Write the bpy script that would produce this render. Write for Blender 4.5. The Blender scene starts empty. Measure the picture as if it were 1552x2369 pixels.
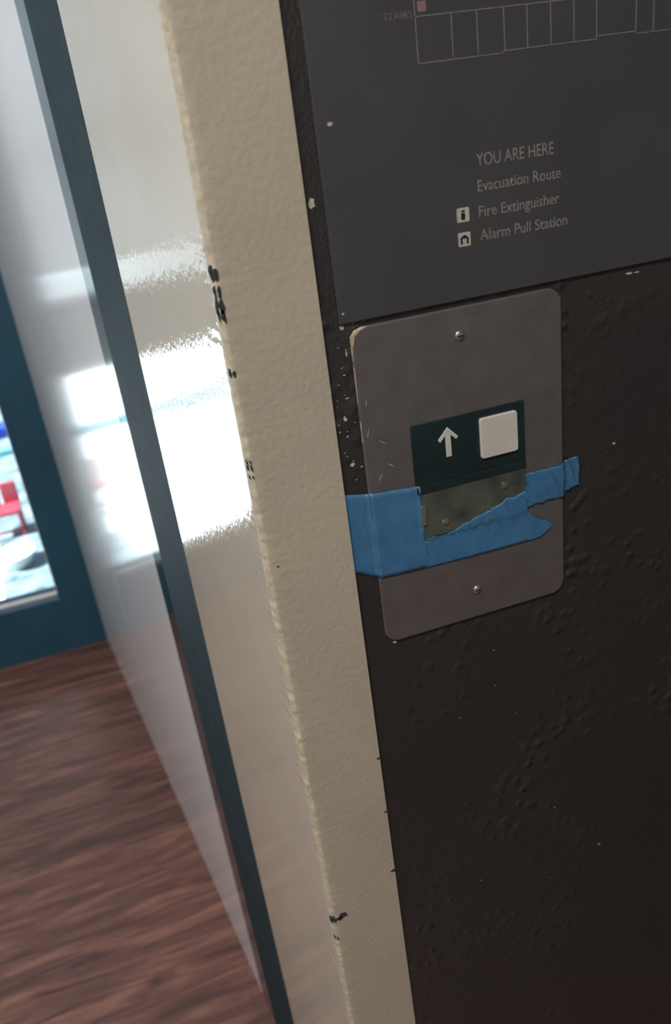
import bpy, bmesh, math, random
from mathutils import Vector, Matrix, noise
random.seed(4)
S = bpy.context.scene
COL = S.collection

# ------------------------------------------------------------ materials
def new_mat(name):
    m = bpy.data.materials.new(name); m.use_nodes = True
    return m, m.node_tree.nodes, m.node_tree.links, m.node_tree.nodes['Principled BSDF']

def paint(name, col, rough=0.5, var=0.1, nscale=30, bump=0.0, bscale=200, bdist=0.001, metallic=0.0,
          ior=1.5, coat=0.0, coat_rough=0.05, stretch=None, detail=4, col2=None):
    m, n, l, b = new_mat(name)
    tc = n.new('ShaderNodeTexCoord'); mp = n.new('ShaderNodeMapping')
    l.new(tc.outputs['Object'], mp.inputs['Vector'])
    if stretch: mp.inputs['Scale'].default_value = stretch
    nz = n.new('ShaderNodeTexNoise'); nz.inputs['Scale'].default_value = nscale; nz.inputs['Detail'].default_value = detail
    l.new(mp.outputs[0], nz.inputs['Vector'])
    cr = n.new('ShaderNodeValToRGB')
    c2 = col2 or tuple(min(1, c * (1 + var)) for c in col)
    c1 = tuple(c * (1 - var) for c in col) if not col2 else col
    cr.color_ramp.elements[0].color = (*c1, 1); cr.color_ramp.elements[1].color = (*c2, 1)
    cr.color_ramp.elements[0].position = 0.3; cr.color_ramp.elements[1].position = 0.7
    l.new(nz.outputs['Fac'], cr.inputs[0]); l.new(cr.outputs[0], b.inputs['Base Color'])
    b.inputs['Roughness'].default_value = rough; b.inputs['Metallic'].default_value = metallic
    b.inputs['IOR'].default_value = ior
    b.inputs['Coat Weight'].default_value = coat; b.inputs['Coat Roughness'].default_value = coat_rough
    if bump:
        nb = n.new('ShaderNodeTexNoise'); nb.inputs['Scale'].default_value = bscale; nb.inputs['Detail'].default_value = 3
        l.new(mp.outputs[0], nb.inputs['Vector'])
        bp = n.new('ShaderNodeBump'); bp.inputs['Strength'].default_value = bump; bp.inputs['Distance'].default_value = bdist
        l.new(nb.outputs['Fac'], bp.inputs['Height']); l.new(bp.outputs[0], b.inputs['Normal'])
    return m

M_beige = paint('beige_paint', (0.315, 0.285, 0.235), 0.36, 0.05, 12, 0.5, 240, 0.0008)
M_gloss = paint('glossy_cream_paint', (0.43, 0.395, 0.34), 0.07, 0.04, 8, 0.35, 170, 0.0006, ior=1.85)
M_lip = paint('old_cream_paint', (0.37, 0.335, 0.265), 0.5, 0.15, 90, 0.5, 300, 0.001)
M_chip = paint('bare_dark_metal', (0.02, 0.025, 0.03), 0.5, 0.5, 300, 0.5, 500)
M_white = paint('white_laminate', (0.60, 0.61, 0.65), 0.13, 0.03, 3, 0.05, 20, 0.001, ior=1.65)
M_strip = paint('dark_rubber', (0.016, 0.032, 0.042), 0.7, 0.2, 40, 0.2, 300, ior=1.2)
M_blackgloss = paint('black_gloss', (0.022, 0.035, 0.045), 0.12, 0.2, 10, 0.05, 50, 0.001)
M_frame = paint('dark_blue_frame', (0.008, 0.054, 0.092), 0.4, 0.15, 5, 0.05, 60)
M_plate = paint('painted_steel_plate', (0.175, 0.168, 0.175), 0.36, 0.10, 60, 0.15, 400, 0.0005, metallic=0.7)
M_sign = paint('charcoal_plastic', (0.036, 0.037, 0.043), 0.42, 0.08, 14, 0.1, 500, 0.0004)
M_black = paint('black_plastic', (0.006, 0.017, 0.020), 0.3, 0.2, 40)
M_olive = paint('smoked_plastic', (0.052, 0.060, 0.052), 0.25, 0.4, 60, 0.2, 90, 0.001)
M_btn = paint('milky_button', (0.40, 0.39, 0.37), 0.3, 0.04, 60)
M_screw = paint('steel_screw', (0.45, 0.42, 0.36), 0.3, 0.1, 300, metallic=0.9)
M_tape = paint('blue_tape', (0.028, 0.108, 0.225), 0.55, 0.12, 60, 0.4, 260, 0.0008)
M_print = paint('grey_print', (0.14, 0.14, 0.13), 0.5, 0.2, 300)
M_dim = paint('dim_print', (0.09, 0.085, 0.085), 0.5, 0.2, 300)
M_icon = paint('icon_print', (0.32, 0.31, 0.28), 0.5, 0.2, 300)
M_highlight = paint('painted_edge_highlight', (0.65, 0.56, 0.40), 0.3, 0.3, 200, metallic=0.6)  # pale tone that imitates a highlight on the faceplate edge
M_ceil = paint('ceiling_paint', (0.6, 0.6, 0.6), 0.8)
M_ivory = paint('plain_wall_paint', (0.42, 0.40, 0.37), 0.7)
M_concrete = paint('sunlit_concrete', (0.78, 0.78, 0.77), 0.8, 0.08, 6)
M_asphalt = paint('grey_paving', (0.14, 0.19, 0.21), 0.8, 0.6, 14, detail=10)
M_fac = paint('grey_render', (0.24, 0.235, 0.23), 0.8, 0.3, 2)
M_plinth = paint('dark_plinth', (0.06, 0.06, 0.06), 0.8, 0.2, 4)
M_ledge = paint('ledge_concrete', (0.50, 0.50, 0.49), 0.8, 0.2, 4)
M_red = paint('red_plastic', (0.34, 0.04, 0.06), 0.4, 0.1)
M_bluep = paint('blue_plastic', (0.02, 0.05, 0.45), 0.4, 0.1)
M_teal = paint('teal_kerb', (0.10, 0.27, 0.30), 0.5, 0.2)
M_whitep = paint('white_plastic', (0.75, 0.75, 0.75), 0.4, 0.04)

# bumpy dark wall
def dark_wall_mat():
    m, n, l, b = new_mat('textured_dark_paint')
    tc = n.new('ShaderNodeTexCoord')
    a = n.new('ShaderNodeTexNoise'); a.inputs['Scale'].default_value = 38; a.inputs['Detail'].default_value = 6; a.inputs['Roughness'].default_value = .6
    v = n.new('ShaderNodeTexVoronoi'); v.inputs['Scale'].default_value = 95
    v.feature = 'SMOOTH_F1'
    g = n.new('ShaderNodeTexNoise'); g.inputs['Scale'].default_value = 9; g.inputs['Detail'].default_value = 3
    f = n.new('ShaderNodeTexNoise'); f.inputs['Scale'].default_value = 500; f.inputs['Detail'].default_value = 3
    for t in (a, v, g, f): l.new(tc.outputs['Object'], t.inputs['Vector'])
    r = n.new('ShaderNodeMapRange'); r.inputs[1].default_value = 0.0; r.inputs[2].default_value = 0.40; r.inputs[3].default_value = 1; r.inputs[4].default_value = 0
    l.new(v.outputs['Distance'], r.inputs[0])
    gr = n.new('ShaderNodeMapRange'); gr.inputs[1].default_value = 0.46; gr.inputs[2].default_value = 0.66
    l.new(g.outputs['Fac'], gr.inputs[0])
    mu = n.new('ShaderNodeMath'); mu.operation = 'MULTIPLY'; l.new(r.outputs[0], mu.inputs[0]); l.new(gr.outputs[0], mu.inputs[1])
    fm = n.new('ShaderNodeMath'); fm.operation = 'MULTIPLY'; fm.inputs[1].default_value = .22; l.new(f.outputs['Fac'], fm.inputs[0])
    am = n.new('ShaderNodeMath'); am.operation = 'MULTIPLY'; am.inputs[1].default_value = .5; l.new(a.outputs['Fac'], am.inputs[0])
    ad = n.new('ShaderNodeMath'); ad.operation = 'ADD'; l.new(mu.outputs[0], ad.inputs[0]); l.new(am.outputs[0], ad.inputs[1])
    a2 = n.new('ShaderNodeMath'); a2.operation = 'ADD'; l.new(ad.outputs[0], a2.inputs[0]); l.new(fm.outputs[0], a2.inputs[1])
    bp = n.new('ShaderNodeBump'); bp.inputs['Strength'].default_value = 1.0; bp.inputs['Distance'].default_value = 0.0022
    l.new(a2.outputs[0], bp.inputs['Height']); l.new(bp.outputs[0], b.inputs['Normal'])
    cr = n.new('ShaderNodeValToRGB')
    cr.color_ramp.elements[0].color = (0.016, 0.0175, 0.020, 1); cr.color_ramp.elements[1].color = (0.025, 0.0235, 0.0225, 1)
    l.new(g.outputs['Fac'], cr.inputs[0]); l.new(cr.outputs[0], b.inputs['Base Color'])
    b.inputs['Roughness'].default_value = 0.30
    return m
M_dark = dark_wall_mat()

def wood_mat():
    m, n, l, b = new_mat('reddish_wood_planks')
    tc = n.new('ShaderNodeTexCoord')
    br = n.new('ShaderNodeTexBrick'); br.inputs['Scale'].default_value = 1
    br.inputs['Brick Width'].default_value = 1.1; br.inputs['Row Height'].default_value = 0.13
    br.inputs['Mortar Size'].default_value = 0.0008; br.inputs['Bias'].default_value = 0
    br.inputs['Color1'].default_value = (0.85, 0.85, 0.85, 1); br.inputs['Color2'].default_value = (1.1, 1.1, 1.1, 1)
    br.inputs['Mortar'].default_value = (0.6, 0.6, 0.6, 1)
    l.new(tc.outputs['Object'], br.inputs['Vector'])
    mp = n.new('ShaderNodeMapping'); mp.inputs['Scale'].default_value = (3.2, 30, 1)
    l.new(tc.outputs['Object'], mp.inputs['Vector'])
    nz = n.new('ShaderNodeTexNoise'); nz.inputs['Scale'].default_value = 1.6; nz.inputs['Detail'].default_value = 8
    nz.inputs['Roughness'].default_value = 0.65; nz.inputs['Distortion'].default_value = 0.9
    l.new(mp.outputs[0], nz.inputs['Vector'])
    cr = n.new('ShaderNodeValToRGB')
    e = cr.color_ramp.elements
    e[0].position = 0.32; e[0].color = (0.034, 0.017, 0.016, 1)
    e[1].position = 0.75; e[1].color = (0.21, 0.105, 0.080, 1)
    k = e.new(0.5); k.color = (0.095, 0.041, 0.034, 1)
    l.new(nz.outputs['Fac'], cr.inputs[0])
    mx = n.new('ShaderNodeMix'); mx.data_type = 'RGBA'; mx.blend_type = 'MULTIPLY'; mx.inputs[0].default_value = 1
    l.new(cr.outputs[0], mx.inputs[6]); l.new(br.outputs['Color'], mx.inputs[7]); l.new(mx.outputs[2], b.inputs['Base Color'])
    b.inputs['Roughness'].default_value = 0.40
    bp = n.new('ShaderNodeBump'); bp.inputs['Strength'].default_value = 0.15; bp.inputs['Distance'].default_value = 0.002
    l.new(nz.outputs['Fac'], bp.inputs['Height']); l.new(bp.outputs[0], b.inputs['Normal'])
    return m
M_wood = wood_mat()

def glass_mat():
    m, n, l, b = new_mat('window_glass')
    n.remove(b)
    out = n['Material Output']
    t = n.new('ShaderNodeBsdfTransparent'); t.inputs[0].default_value = (0.88, 0.96, 1.0, 1)
    g = n.new('ShaderNodeBsdfGlossy'); g.inputs['Roughness'].default_value = 0.02
    f = n.new('ShaderNodeFresnel'); f.inputs[0].default_value = 1.5
    x = n.new('ShaderNodeMixShader'); l.new(f.outputs[0], x.inputs[0]); l.new(t.outputs[0], x.inputs[1]); l.new(g.outputs[0], x.inputs[2])
    l.new(x.outputs[0], out.inputs[0])
    return m
M_glass = glass_mat()

# ------------------------------------------------------------ mesh helpers
def finish(name, bm, mats, loc=(0, 0, 0), smooth=False):
    me = bpy.data.meshes.new(name); bmesh.ops.recalc_face_normals(bm, faces=bm.faces); bm.to_mesh(me); bm.free()
    for m in (mats if isinstance(mats, (list, tuple)) else [mats]): me.materials.append(m)
    if smooth:
        for p in me.polygons: p.use_smooth = True
    o = bpy.data.objects.new(name, me); o.location = loc; COL.objects.link(o)
    return o
def prism(name, pts, z0, z1, mat):
    bm = bmesh.new()
    lo = [bm.verts.new((x, y, z0)) for x, y in pts]; hi = [bm.verts.new((x, y, z1)) for x, y in pts]
    n = len(pts)
    bm.faces.new(lo); bm.faces.new(hi)
    for i in range(n): bm.faces.new((lo[i], lo[(i + 1) % n], hi[(i + 1) % n], hi[i]))
    return finish(name, bm, mat)
def add_box(bm, x0, x1, y0, y1, z0, z1):
    v = [bm.verts.new((x, y, z)) for z in (z0, z1) for x, y in ((x0, y0), (x1, y0), (x1, y1), (x0, y1))]
    for f in ((0, 1, 2, 3), (4, 5, 6, 7), (0, 1, 5, 4), (1, 2, 6, 5), (2, 3, 7, 6), (3, 0, 4, 7)):
        bm.faces.new([v[i] for i in f])
def boxes(name, lst, mat, bevel=0):
    bm = bmesh.new()
    for b in lst: add_box(bm, *b)
    o = finish(name, bm, mat)
    if bevel:
        md = o.modifiers.new('bevel', 'BEVEL'); md.width = bevel; md.segments = 3
    return o
def wall_slab(name, outline, y_front, thick, mat, bevel=0.0):
    """outline in (x,z) on a wall facing -Y"""
    bm = bmesh.new()
    f = [bm.verts.new((x, y_front, z)) for x, z in outline]; k = [bm.verts.new((x, y_front + thick, z)) for x, z in outline]
    n = len(outline)
    bm.faces.new(f); bm.faces.new(k)
    for i in range(n): bm.faces.new((f[i], f[(i + 1) % n], k[(i + 1) % n], k[i]))
    o = finish(name, bm, mat)
    if bevel:
        md = o.modifiers.new('bevel', 'BEVEL'); md.width = bevel; md.segments = 4; md.limit_method = 'ANGLE'; md.angle_limit = math.radians(50)
    return o
def rrect(x0, x1, z0, z1, r, n=8):
    pts = []
    for cx, cz, a0 in ((x1 - r, z1 - r, 0), (x0 + r, z1 - r, 90), (x0 + r, z0 + r, 180), (x1 - r, z0 + r, 270)):
        for i in range(n + 1):
            a = math.radians(a0 + 90 * i / n); pts.append((cx + r * math.cos(a), cz + r * math.sin(a)))
    return pts
def empty(name, loc):
    e = bpy.data.objects.new(name, None); e.location = loc; e.empty_display_size = 0.02; COL.objects.link(e); return e
def parent(c, p):
    bpy.context.view_layer.update()
    c.parent = p; c.matrix_parent_inverse = p.matrix_world.inverted()
def top(o, label, cat, **k):
    o['label'] = label; o['category'] = cat
    for a, b in k.items(): o[a] = b
def struct(o, label, cat):
    top(o, label, cat, kind='structure')

# ------------------------------------------------------------ the room
H = 2.55
def P(y, off=0.0):           # point on the side wall line, off = towards room
    return (0.077 - 0.1282 * y - 0.9919 * off, y - 0.1272 * off)
def B(y, d):                 # point behind the side wall
    return (0.077 - 0.1282 * y + 0.9919 * d, y + 0.1272 * d)

o = boxes('floor', [(-1.7, 2.6, -2.6, 1.84, -0.05, 0.0)], M_wood)
struct(o, 'reddish brown wood plank floor with dark grain', 'floor')
o = boxes('ceiling', [(-1.7, 2.6, -2.6, 1.84, H, H + 0.1)], M_ceil)
struct(o, 'plain white ceiling above the lobby', 'ceiling')
o = boxes('wall_left', [(-1.8, -1.7, -2.6, 1.84, -0.05, H + 0.1)], M_ivory)
struct(o, 'plain off-white side wall', 'wall')
o = boxes('wall_rear', [(-1.8, 2.7, -2.7, -2.6, -0.05, H + 0.1)], M_ivory)
struct(o, 'plain off-white wall behind the lobby', 'wall')
o = boxes('wall_side', [(2.6, 2.7, -2.6, 0.1, -0.05, H + 0.1)], M_ivory)
struct(o, 'plain off-white far side wall', 'wall')
WF = boxes('wall_front', [(0.1365, 2.6, 0.0, 0.12, 0.0, H)], M_dark)
struct(WF, 'dark charcoal wall with bumpy orange-peel paint', 'wall')

# side wall of glossy white panels with one vertical seam
ys = 1.011
o = prism('wall_right', [P(0.463), P(ys - 0.0016), B(ys - 0.0016, 0.006), B(ys + 0.0016, 0.006), P(ys + 0.0016), P(1.71), B(1.73, 0.12), B(0.463, 0.12)], 0, H, M_white)
struct(o, 'glossy white panelled side wall with a vertical seam', 'wall')
o = prism('trim_2', [P(0.2608), P(0.4095), B(0.4095, 0.05), B(0.2608, 0.05)], 0, H, M_strip)
struct(o, 'dark matte vertical strip beside the cream jamb', 'trim')
o = prism('trim_3', [P(0.4097), P(0.4628), B(0.4628, 0.05), B(0.4097, 0.05)], 0, H, M_blackgloss)
struct(o, 'black glossy vertical strip next to the white panels', 'trim')

# beige jamb with lumpy painted corner
def jamb():
    bm = bmesh.new()
    yf = -0.003
    prof = [(0.1363, 0.03, 0), (0.1363, yf, 0), (0.125, yf, 0), (0.110, yf, 0), (0.095, yf, 0.1), (0.086, yf, .3), (0.0815, yf, .7), (0.0797, yf + .0004, 1.), (0.0783, yf + .0014, 1.),
            (0.0772, yf + .003, 1.), (P(0.0045)[0], 0.0045, .7), (P(.01)[0], .01, .3), (P(.03)[0], .03, 0), (P(.1)[0], .1, 0), (P(.2605)[0], .2605, 0), B(.2605, .03) + (0,), B(.04, .03) + (0,)]
    N = 1500
    rows = []
    for i in range(N + 1):
        z = H * i / N
        row = []
        for j, (x, y, w) in enumerate(prof):
            d = noise.noise(Vector((3.1, 1.7, z * 45))) * 0.0006 + noise.noise(Vector((9.1, j * .4, z * 230))) * 0.0009 + noise.noise(Vector((2.1, 7, z * 9))) * 0.0014
            row.append(bm.verts.new((x - .7 * d * w, y - .5 * d * w, z)))
        rows.append(row)
    n = len(prof)
    for i in range(N):
        for j in range(n):
            k = (j + 1) % n
            f = bm.faces.new((rows[i][j], rows[i][k], rows[i + 1][k], rows[i + 1][j]))
            f.smooth = 5 <= j <= 11
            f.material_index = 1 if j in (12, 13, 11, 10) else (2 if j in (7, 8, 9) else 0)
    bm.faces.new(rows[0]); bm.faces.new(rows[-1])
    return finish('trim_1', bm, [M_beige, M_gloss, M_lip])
J = jamb()
struct(J, 'cream painted metal door jamb with chipped lumpy corner', 'trim')

def blob(name, c, r, plane, mat, n=11, ax=1.0, az=1.0, t=0.0004):
    bm = bmesh.new(); pts = []
    for i in range(n):
        a = 2 * math.pi * i / n; rr = r * (0.55 + 0.65 * random.random())
        pts.append((rr * math.cos(a) * ax, rr * math.sin(a) * az))
    f = [bm.verts.new((c[0] + u, c[1], c[2] + v)) for u, v in pts]; k = [bm.verts.new((c[0] + u, c[1] + t, c[2] + v)) for u, v in pts]
    bm.faces.new(f); bm.faces.new(k)
    for i in range(n): bm.faces.new((f[i], f[(i + 1) % n], k[(i + 1) % n], k[i]))
    return finish(name, bm, mat)
def corner_chip(z, r, az=1.6):
    for (x, y, d) in ((0.0795, -0.0032, 0), (0.0775, -0.0012, 0)):
        o = blob('paint_chip', (x - .0003, y - .0006, z + random.uniform(-r, r) * .5), r, 'front', M_chip, ax=.55, az=az, t=.003)
        parent(o, J)
for z, r in ((1.2145, .0028), (1.203, .0022), (1.1965, .0034), (1.1905, .0024), (1.1564, .0017), (1.0995, .0008), (1.0955, .0011), (1.089, .0007), (0.690, .0026), (0.667, .0010)):
    corner_chip(z, r)
for x, z, r in ((0.0865, .6915, .0035), (0.0838, .689, .0025), (.0845, 1.024, .0008), (0.1352, .72, .0022), (.1352, .785, .001), (.1352, .84, .0012)):
    parent(blob('paint_chip', (x, -0.0034, z), r, 'front', M_chip, ax=1.3, az=.8), J)

# ------------------------------------------------------------ window wall
ZB = 0.168
xr = 0.077 - 0.1282 * 1.71
fr = boxes('wall_back', [(-0.236, xr + .06, 1.71, 1.80, 0, H), (-1.70, -0.236, 1.71, 1.80, 0, ZB), (-1.70, -0.236, 1.71, 1.80, 2.35, H), (-1.70, -1.55, 1.71, 1.80, ZB, 2.35)], M_frame)
struct(fr, 'dark blue metal frame wall holding a tall window', 'wall')
wn = boxes('window_1', [(-1.55, -0.236, 1.752, 1.758, ZB, 2.35)], M_glass)
struct(wn, 'tall clear glass pane looking onto sunlit pavement', 'window')
wf = boxes('glazing_bead', [(-1.55, -.236, 1.742, 1.749, ZB, ZB + .008), (-.241, -.236, 1.742, 1.749, ZB, 2.35)], M_whitep)
parent(wf, wn)

# ------------------------------------------------------------ outdoors
o = boxes('pavement', [(-8, 3, 1.84, 4.95, -0.1, 0.0)], M_concrete)
struct(o, 'bright sunlit concrete pavement outside the window', 'pavement')
o = prism('paving_strip', [(-0.12, 1.86), (3, 1.86), (3, 4.9), (-.66, 4.9), (-.42, 1.86)], 0.0, 0.006, M_asphalt)
struct(o, 'blue-grey mottled paving beside the building', 'paving')
o = boxes('kerb', [(-6, 2.5, 3.64, 3.69, 0.0, 0.04)], M_teal, .01)
struct(o, 'low teal painted kerb crossing the pavement', 'kerb')
fa = boxes('building_facade', [(-9, 4, 4.95, 5.3, 0.0, 3.2)], M_fac)
struct(fa, 'grey rendered building facade across the pavement', 'building')
pl = boxes('plinth', [(-9, 4, 4.91, 4.95, 0.0, 0.40)], M_plinth, .01); parent(pl, fa)
sl = boxes('ledge', [(-9, 4, 4.90, 4.95, 0.48, 0.62)], M_ledge, .01); parent(sl, fa)

# small red bench
e = empty('bench', (-0.44, 2.63, 0.006)); top(e, 'small red plastic bench with a low rail on the paving', 'bench')
s = boxes('seat', [(-.52, -.37, 2.60, 2.70, .10, .12)], M_red, .004); parent(s, e)
s = boxes('backrest', [(-.52, -.44, 2.69, 2.705, .12, .20), (-.43, -.37, 2.69, 2.705, .12, .20)], M_red, .004); parent(s, e)
for x in (-.515, -.385):
    for y in (2.61, 2.68):
        l = boxes('leg', [(x, x + .012, y, y + .012, .006, .105)], M_red, .002); parent(l, e)
s = boxes('rail', [(-.515, -.373, 2.61, 2.617, .03, .04)], M_red, .002); parent(s, e)
def lathe(name, prof, c, mat, n=28):
    bm = bmesh.new(); rings = []
    for r, z in prof: rings.append([bm.verts.new((c[0] + r * math.cos(2 * math.pi * i / n), c[1] + r * math.sin(2 * math.pi * i / n), c[2] + z)) for i in range(n)])
    for a, b in zip(rings, rings[1:]):
        for i in range(n): bm.faces.new((a[i], a[(i + 1) % n], b[(i + 1) % n], b[i]))
    bm.faces.new(rings[0]); bm.faces.new(rings[-1])
    return finish(name, bm, mat, smooth=True)
bk = lathe('tub', [(.045, 0), (.065, .045), (.072, .047), (.072, .054), (.062, .054), (.043, .008)], (-.40, 2.36, .0065), M_whitep)
top(bk, 'low round white plastic tub standing on the paving', 'tub')
bx = boxes('storage_box', [(-.62, -.475, 3.95, 4.05, .006, .05), (-.63, -.465, 3.94, 4.06, .05, .065)], M_bluep, .006)
top(bx, 'small blue plastic box with lid on the paving', 'box')

# ------------------------------------------------------------ call panel
cp = empty('elevator_call_panel', (0.2256, 0, 0.939))
top(cp, 'dark painted steel elevator call panel with up arrow and square button', 'elevator call panel')
PX0, PX1, PZ0, PZ1 = 0.1526, 0.2986, 0.939, 1.168
fp = wall_slab('faceplate', rrect(PX0, PX1, PZ0, PZ1, .011), -0.0030, 0.0030, M_plate, 0.0024); parent(fp, cp)
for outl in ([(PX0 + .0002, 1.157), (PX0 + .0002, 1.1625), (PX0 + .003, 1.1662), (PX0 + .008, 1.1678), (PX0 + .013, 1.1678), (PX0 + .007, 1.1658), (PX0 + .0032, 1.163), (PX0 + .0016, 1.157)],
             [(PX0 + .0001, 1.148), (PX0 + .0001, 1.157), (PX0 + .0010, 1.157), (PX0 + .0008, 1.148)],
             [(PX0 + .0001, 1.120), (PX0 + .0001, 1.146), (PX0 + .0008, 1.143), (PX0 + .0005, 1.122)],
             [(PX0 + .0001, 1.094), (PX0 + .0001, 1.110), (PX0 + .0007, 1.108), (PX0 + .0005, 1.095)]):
    wc = wall_slab('edge_highlight', outl, -0.0031, .002, M_highlight, .0002)  # thin pale slivers, a bright highlight painted along the plate's upper left rim
    wc['label'] = 'painted highlight on the plate edge'; parent(wc, cp)
def screw(x, z):
    bm = bmesh.new()
    n = 20; prof = [(0.0034, 0), (0.0034, -.0004), (.0028, -.0011), (.0016, -.0015), (.0003, -.0016)]
    rings = [[bm.verts.new((x + r * math.cos(2 * math.pi * i / n), -0.003 + y, z + r * math.sin(2 * math.pi * i / n))) for i in range(n)] for r, y in prof]
    for a, b in zip(rings, rings[1:]):
        for i in range(n): bm.faces.new((a[i], a[(i + 1) % n], b[(i + 1) % n], b[i]))
    bm.faces.new(rings[0]); bm.faces.new(rings[-1])
    s = finish('screw', bm, M_screw, smooth=True); s['label'] = 'small domed steel screw'; parent(s, cp)
    sl = boxes('slot', [(x - .0022, x + .0022, -.00475, -.0044, z - .0004, z + .0004)], M_black)
    parent(sl, s)
screw(.2248, 1.1500); screw(.2262, .9625)
bmod = wall_slab('button_housing', rrect(.1855, .268, 1.0553, 1.0980, .0008, 3), -.0044, .0020, M_black, .0004); bmod['label'] = 'glossy black button housing'; parent(bmod, cp)
bt = wall_slab('button', rrect(.2338, .2618, 1.0640, 1.0930, .0022, 5), -.0068, .0028, M_btn, .0009); bt['label'] = 'milky white square button'; parent(bt, bmod)
ax, az = .2111, 1.0815
arrow = [(0, .0108), (.0074, .0028), (.0058, .0008), (.0020, .0048), (.0020, -.0102), (-.0020, -.0102), (-.0020, .0048), (-.0058, .0008), (-.0074, .0028)]
ar = wall_slab('up_arrow', [(ax + u, az + v) for u, v in arrow], -.0050, .0008, M_btn, .0003); ar['label'] = 'white up arrow symbol'; parent(ar, bmod)
lm = wall_slab('key_switch_cover', rrect(.1860, .2684, 1.0150, 1.0545, .0008, 3), -.0040, .0012, M_olive, .0003); lm['label'] = 'smoked grey-green translucent cover'; parent(lm, cp)
hd = wall_slab('dark_band', rrect(.1862, .2682, 1.0490, 1.0545, .0006, 3), -.0046, .0008, M_black, .0002); parent(hd, lm)
for x, z, w, h in ((.1895, 1.0330, .0018, .0075), (.2512, 1.0400, .0022, .0022), (.2050, 1.0240, .0025, .0018)):
    s = wall_slab('clip', rrect(x - w, x + w, z - h, z + h, .0012, 4), -.0050, .0012, M_screw, .0003); parent(s, lm)

# ------------------------------------------------------------ blue masking tape
def tape():
    low = [(.1366, 1.0018, 1.0609), (.1420, 1.0000, 1.0600), (.1490, .9962, 1.0585), (.1518, .9948, 1.0580), (.1535, .9940, 1.0586), (.1600, .9934, 1.0580), (.1700, .9930, 1.0572), (.1800, .9926, 1.0560),
           (.1885, .9924, 1.0556), (.1890, .9924, 1.0150), (.1960, .9921, 1.0152), (.2030, .9918, 1.0144), (.2060, .9917, 1.0150), (.2120, .9916, 1.0160), (.2170, .9914, 1.0188), (.2229, .9912, 1.0196), (.2300, .9911, 1.0228), (.2340, .9910, 1.0225),
           (.2401, .9909, 1.0250), (.2460, .9908, 1.0262), (.2520, .9907, 1.0300), (.2580, .9907, 1.0290), (.2642, .9906, 1.0312), (.2672, .9906, 1.0320), (.2690, .9906, 1.0150), (.2740, .9906, 1.0080), (.2790, .9914, 1.0050), (.2840, .9945, 1.0030), (.2884, .9974, .9992)]
    upp = [(.2676, 1.0160, 1.0439), (.2740, 1.0188, 1.0442), (.2800, 1.0180, 1.0436), (.2860, 1.0192, 1.0440), (.2920, 1.0184, 1.0434), (.2957, 1.0182, 1.0436), (.2986, 1.0190, 1.0448), (.3000, 1.0196, 1.0452), (.3040, 1.0215, 1.0455), (.3090, 1.0225, 1.0460), (.3122, 1.0240, 1.0452)]
    bm = bmesh.new()
    def dep(x, z):
        if x < .1515: b = -.0009
        elif x < .1545: b = -.0009 - (x - .1515) / .003 * .0026
        elif x < .2980: b = -.0037
        elif x < .3005: b = -.0037 + (x - .298) / .0025 * .0028
        else: b = -.0009
        if .186 < x < .2684 and z > 1.0140: b = min(b, -.0044)
        cr = abs(math.sin((x * .8 + z * .5) * 420 + 3 * noise.noise(Vector((x * 30, 3, z * 30)))))
        lift = max(0, min(1, (z - 1.004) / .02)) if x > .19 else .25
        return b - .0014 * lift * (1 - cr) ** 2 - .0003 * abs(noise.noise(Vector((x * 90, 0, z * 60))))
    for cols in (low, upp):
        NV = 18; prev = None
        dense = []
        for (a, b) in zip(cols, cols[1:]):
            k = 6 if b[0] - a[0] > .003 else (3 if b[0] - a[0] > .001 else 1)
            for i in range(k):
                t = i / k; dense.append(tuple(a[q] + (b[q] - a[q]) * t for q in range(3)))
        dense.append(cols[-1])
        for x, z0, z1 in dense:
            jit = noise.noise(Vector((x * 500, 2, 0))) * .0006 if x > .189 else 0
            col = []
            for j in range(NV + 1):
                z = z0 + (z1 + jit - z0) * j / NV
                col.append(bm.verts.new((x, dep(x, z), z)))
            if prev:
                for j in range(NV): bm.faces.new((prev[j], col[j], col[j + 1], prev[j + 1]))
            prev = col
    for f in bm.faces: f.smooth = True
    o = finish('masking_tape', bm, M_tape)
    s = o.modifiers.new('solid', 'SOLIDIFY'); s.thickness = .00025; s.offset = 0
    return o
tp = tape(); top(tp, 'torn blue masking tape stuck across the call panel', 'tape')

# ------------------------------------------------------------ evacuation sign
sg = empty('evacuation_sign', (.35, 0, 1.1715)); top(sg, 'charcoal evacuation map sign with faint printed legend on the dark wall', 'sign')
bd = wall_slab('board', rrect(.1475, .60, 1.1715, 1.52, .0006, 2), -.0024, .0024, M_sign, .0006); parent(bd, sg)
def text(body, x, z, w, h, mat, name='lettering', par=None):
    c = bpy.data.curves.new('t', 'FONT'); c.body = body; c.size = 1; c.extrude = 0.0; c.offset = .008
    t = bpy.data.objects.new('t', c); COL.objects.link(t); bpy.context.view_layer.update()
    me = bpy.data.meshes.new_from_object(t.evaluated_get(bpy.context.evaluated_depsgraph_get()))
    bpy.data.objects.remove(t)
    xs = [v.co.x for v in me.vertices]; x0, x1 = min(xs), max(xs)
    for v in me.vertices:
        u, q = (v.co.x - x0) / (x1 - x0) * w, v.co.y / 0.73 * h
        v.co = Vector((x + u, -.00252, z + q))
    me.materials.clear(); me.materials.append(mat)
    o = bpy.data.objects.new(name, me); COL.objects.link(o); parent(o, par or sg); return o
for body, z, w in (('YOU ARE HERE', 1.2472, .0515), ('Evacuation Route', 1.2331, .0562), ('Fire Extinguisher', 1.2186, .0550), ('Alarm Pull Station', 1.2050, .0605)):
    o = text(body, .2428, z, w, .0072 if body[0] == 'Y' else .0066, M_print); o['label'] = 'faint grey printed words'
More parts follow.
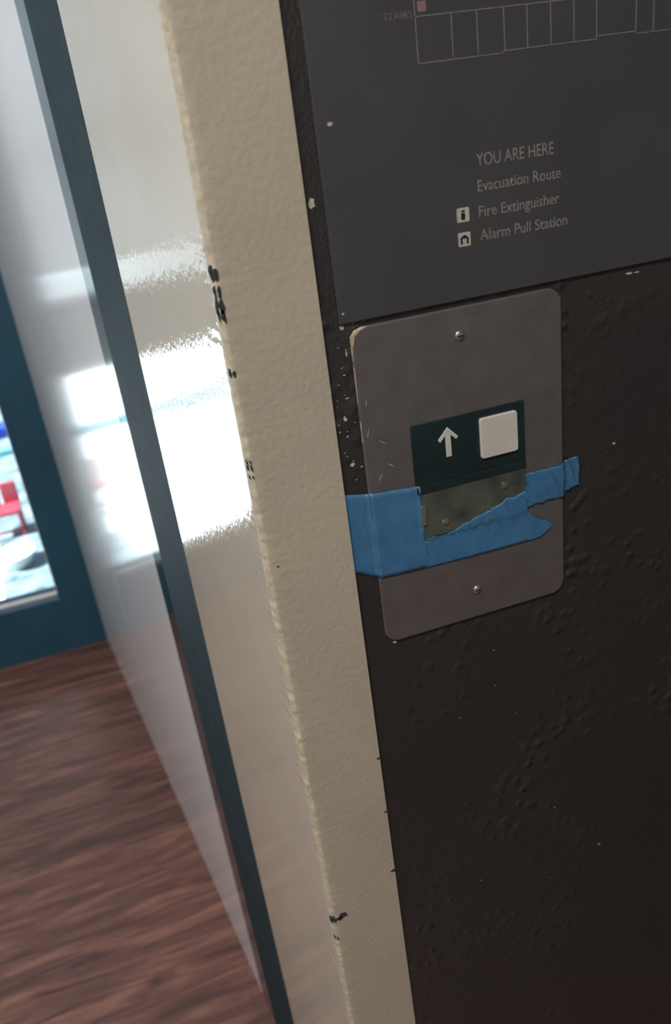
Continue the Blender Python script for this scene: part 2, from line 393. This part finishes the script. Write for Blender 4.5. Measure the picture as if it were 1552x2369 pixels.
for z, g in ((1.2215, 'F'), (1.2074, 'A')):
    ic = wall_slab('icon', rrect(.2323 - .0041, .2323 + .0041, z - .0041, z + .0041, .0008, 3), -.0026, .0003, M_icon); parent(ic, sg)
    ic['label'] = 'small pale square legend symbol'
    if g == 'F':
        q = wall_slab('extinguisher_mark', rrect(.2323 - .0014, .2323 + .0012, z - .0028, z + .0012, .0008, 3), -.0028, .0003, M_black); parent(q, ic)
        q = wall_slab('nozzle_mark', [(.2305, z + .0022), (.2330, z + .0028), (.2336, z + .0018), (.2318, z + .0016)], -.0028, .0003, M_black); parent(q, ic)
    else:
        q = wall_slab('alarm_mark', [(.2323 - .0026, z - .0026), (.2323 - .0026, z + .0010), (.2323, z + .0028), (.2323 + .0026, z + .0010), (.2323 + .0026, z - .0026), (.2323 + .0014, z - .0026), (.2323 + .0014, z + .0006), (.2323 - .0014, z + .0006), (.2323 - .0014, z - .0026)], -.0028, .0003, M_black); parent(q, ic)
lw = .0005
L = []
def hl(x0, x1, z): L.append((x0 - lw / 2, x1 + lw / 2, -.0026, -.0022, z - lw / 2, z + lw / 2))
def vl(x, z0, z1): L.append((x - lw / 2, x + lw / 2, -.0026, -.0022, z0, z1))
hl(.2108, .263, 1.3040); hl(.263, .3237, 1.3050); hl(.3237, .3500, 1.3065); hl(.35, .58, 1.3052)
hl(.2108, .58, 1.3265); vl(.2108, 1.3040, 1.365); vl(.263, 1.3040, 1.305)
for x in (.2320, .2474, .2640, .2785, .2935, .3085, .3235, .3500, .3620, .3900, .4100, .4400): vl(x, 1.3050, 1.3265)
hl(.2108, .58, 1.335); hl(.2108, .58, 1.365)
for x in (.2350, .2500, .2800, .3100, .3400, .3700, .41, .45): vl(x, 1.335, 1.365)
fpn = boxes('floor_plan', L, M_print); fpn['label'] = 'thin grey outline floor plan'; parent(fpn, sg)
text('STAIRS', .1925, 1.3262, .017, .0035, M_dim)
ic = wall_slab('icon', rrect(.2125, .2175, 1.3285, 1.3335, .0005, 2), -.0027, .0003, paint('dull_red_print', (.16, .10, .095), .5)); parent(ic, sg)
ic['label'] = 'small dull red map symbol'

# pale flecks of missing paint on wall / sign
fl = [(.1559, 1.2806, .0016, 1.3, .6), (.1403, 1.2419, .0026, .8, 1.3), (.1443, 1.1116, .0016, .8, 1.2), (.1448, 1.0804, .0016, 1, .9), (.1500, 1.1776, .0011, 1, .8), (.1492, 1.1690, .0014, 1, 1),
      (.1500, 1.1530, .0011, .5, 2), (.1470, 1.1400, .0009, 1, .6), (.3419, 1.0478, .0012, 1, .7), (.3335, .6545, .0013, 1, .6), (.3511, 1.1663, .0016, 1.6, .5), (.357, 1.166, .001, 2, .5), (.160, .9372, .0016, 1, .8), (.1440, 1.100, .0008, 1, 1), (.147, 1.125, .0008, 2, .4)]
rr = random.Random(9)
for i in range(16): fl.append((rr.uniform(.139, .151), rr.uniform(1.065, 1.168), rr.uniform(.0003, .0006), rr.uniform(.6, 2), rr.uniform(.5, 1.3)))
for i in range(5): fl.append((rr.uniform(.150, .166), rr.uniform(1.1700, 1.1713), rr.uniform(.0004, .0007), 1.6, .5))
for i in range(8): fl.append((rr.uniform(.20, .42), rr.uniform(.60, .92), rr.uniform(.0003, .0006), rr.uniform(.6, 1.6), rr.uniform(.5, 1)))
for x, z, r, a, b in fl:
    on = z > 1.1715 and x > .1475
    s = blob('paint_scuff', (x, -.00262 if on else -.0003, z), r, 'front', M_icon, ax=a, az=b, t=.0003); parent(s, sg if on else WF)
    s['label'] = 'pale fleck of missing paint'
# scratches on the plate
for x, z, a in ((.166, 1.092, -35), (.170, 1.075, -35), (.158, 1.12, 80), (.162, 1.068, 60), (.157, 1.10, 75)):
    c_, s_ = math.cos(math.radians(a)), math.sin(math.radians(a))
    pts = [(-.0035, 0), (0, .00025), (.0035, 0), (0, -.00025)]
    s = wall_slab('scratch', [(x + u * c_ - v * s_, z + u * s_ + v * c_) for u, v in pts], -.00308, .0002, M_icon); s['label'] = 'fine pale scratch'; parent(s, cp)

# ------------------------------------------------------------ light
def area(name, loc, rot, size, power, col):
    d = bpy.data.lights.new(name, 'AREA'); d.shape = 'RECTANGLE'; d.size = size[0]; d.size_y = size[1]; d.energy = power; d.color = col
    o = bpy.data.objects.new(name, d); o.location = loc; o.rotation_euler = rot; COL.objects.link(o); return o
area('lobby_lamp', (-.6, -1.1, 2.5), (0, 0, 0), (1.0, .6), 56, (1, .94, .86))
area('cab_lamp', (-1.0, .8, 2.5), (0, 0, 0), (.8, .8), 28, (1, .96, .92))
d = bpy.data.lights.new('sun', 'SUN'); d.energy = 27; d.angle = .01; d.color = (1, .98, .95)
o = bpy.data.objects.new('sun', d); COL.objects.link(o)
o.rotation_euler = Vector((.9, .12, -.95)).to_track_quat('-Z', 'Y').to_euler()
w = bpy.data.worlds.new('World'); S.world = w; w.use_nodes = True
bg = w.node_tree.nodes['Background']; bg.inputs[0].default_value = (.66, .82, 1, 1); bg.inputs[1].default_value = 1.2

# ------------------------------------------------------------ camera
dX = Vector((7724, 2004.5, -1932)).normalized()
up = -Vector((569, -4055, -1932)).normalized()
dY = up.cross(dX).normalized(); dX = dY.cross(up).normalized()
R = Matrix((dX, dY, up))
c = bpy.data.cameras.new('camera'); co = bpy.data.objects.new('camera', c); COL.objects.link(co)
co.matrix_world = Matrix.Translation((0, -.48, 1.285)) @ R.to_4x4()
c.sensor_fit = 'HORIZONTAL'; c.sensor_width = 36; c.lens = 36 * 1932 / 1552; c.clip_start = .01
c.dof.use_dof = True; c.dof.focus_distance = .58; c.dof.aperture_fstop = 11
S.camera = co
S.view_settings.view_transform = 'Standard'
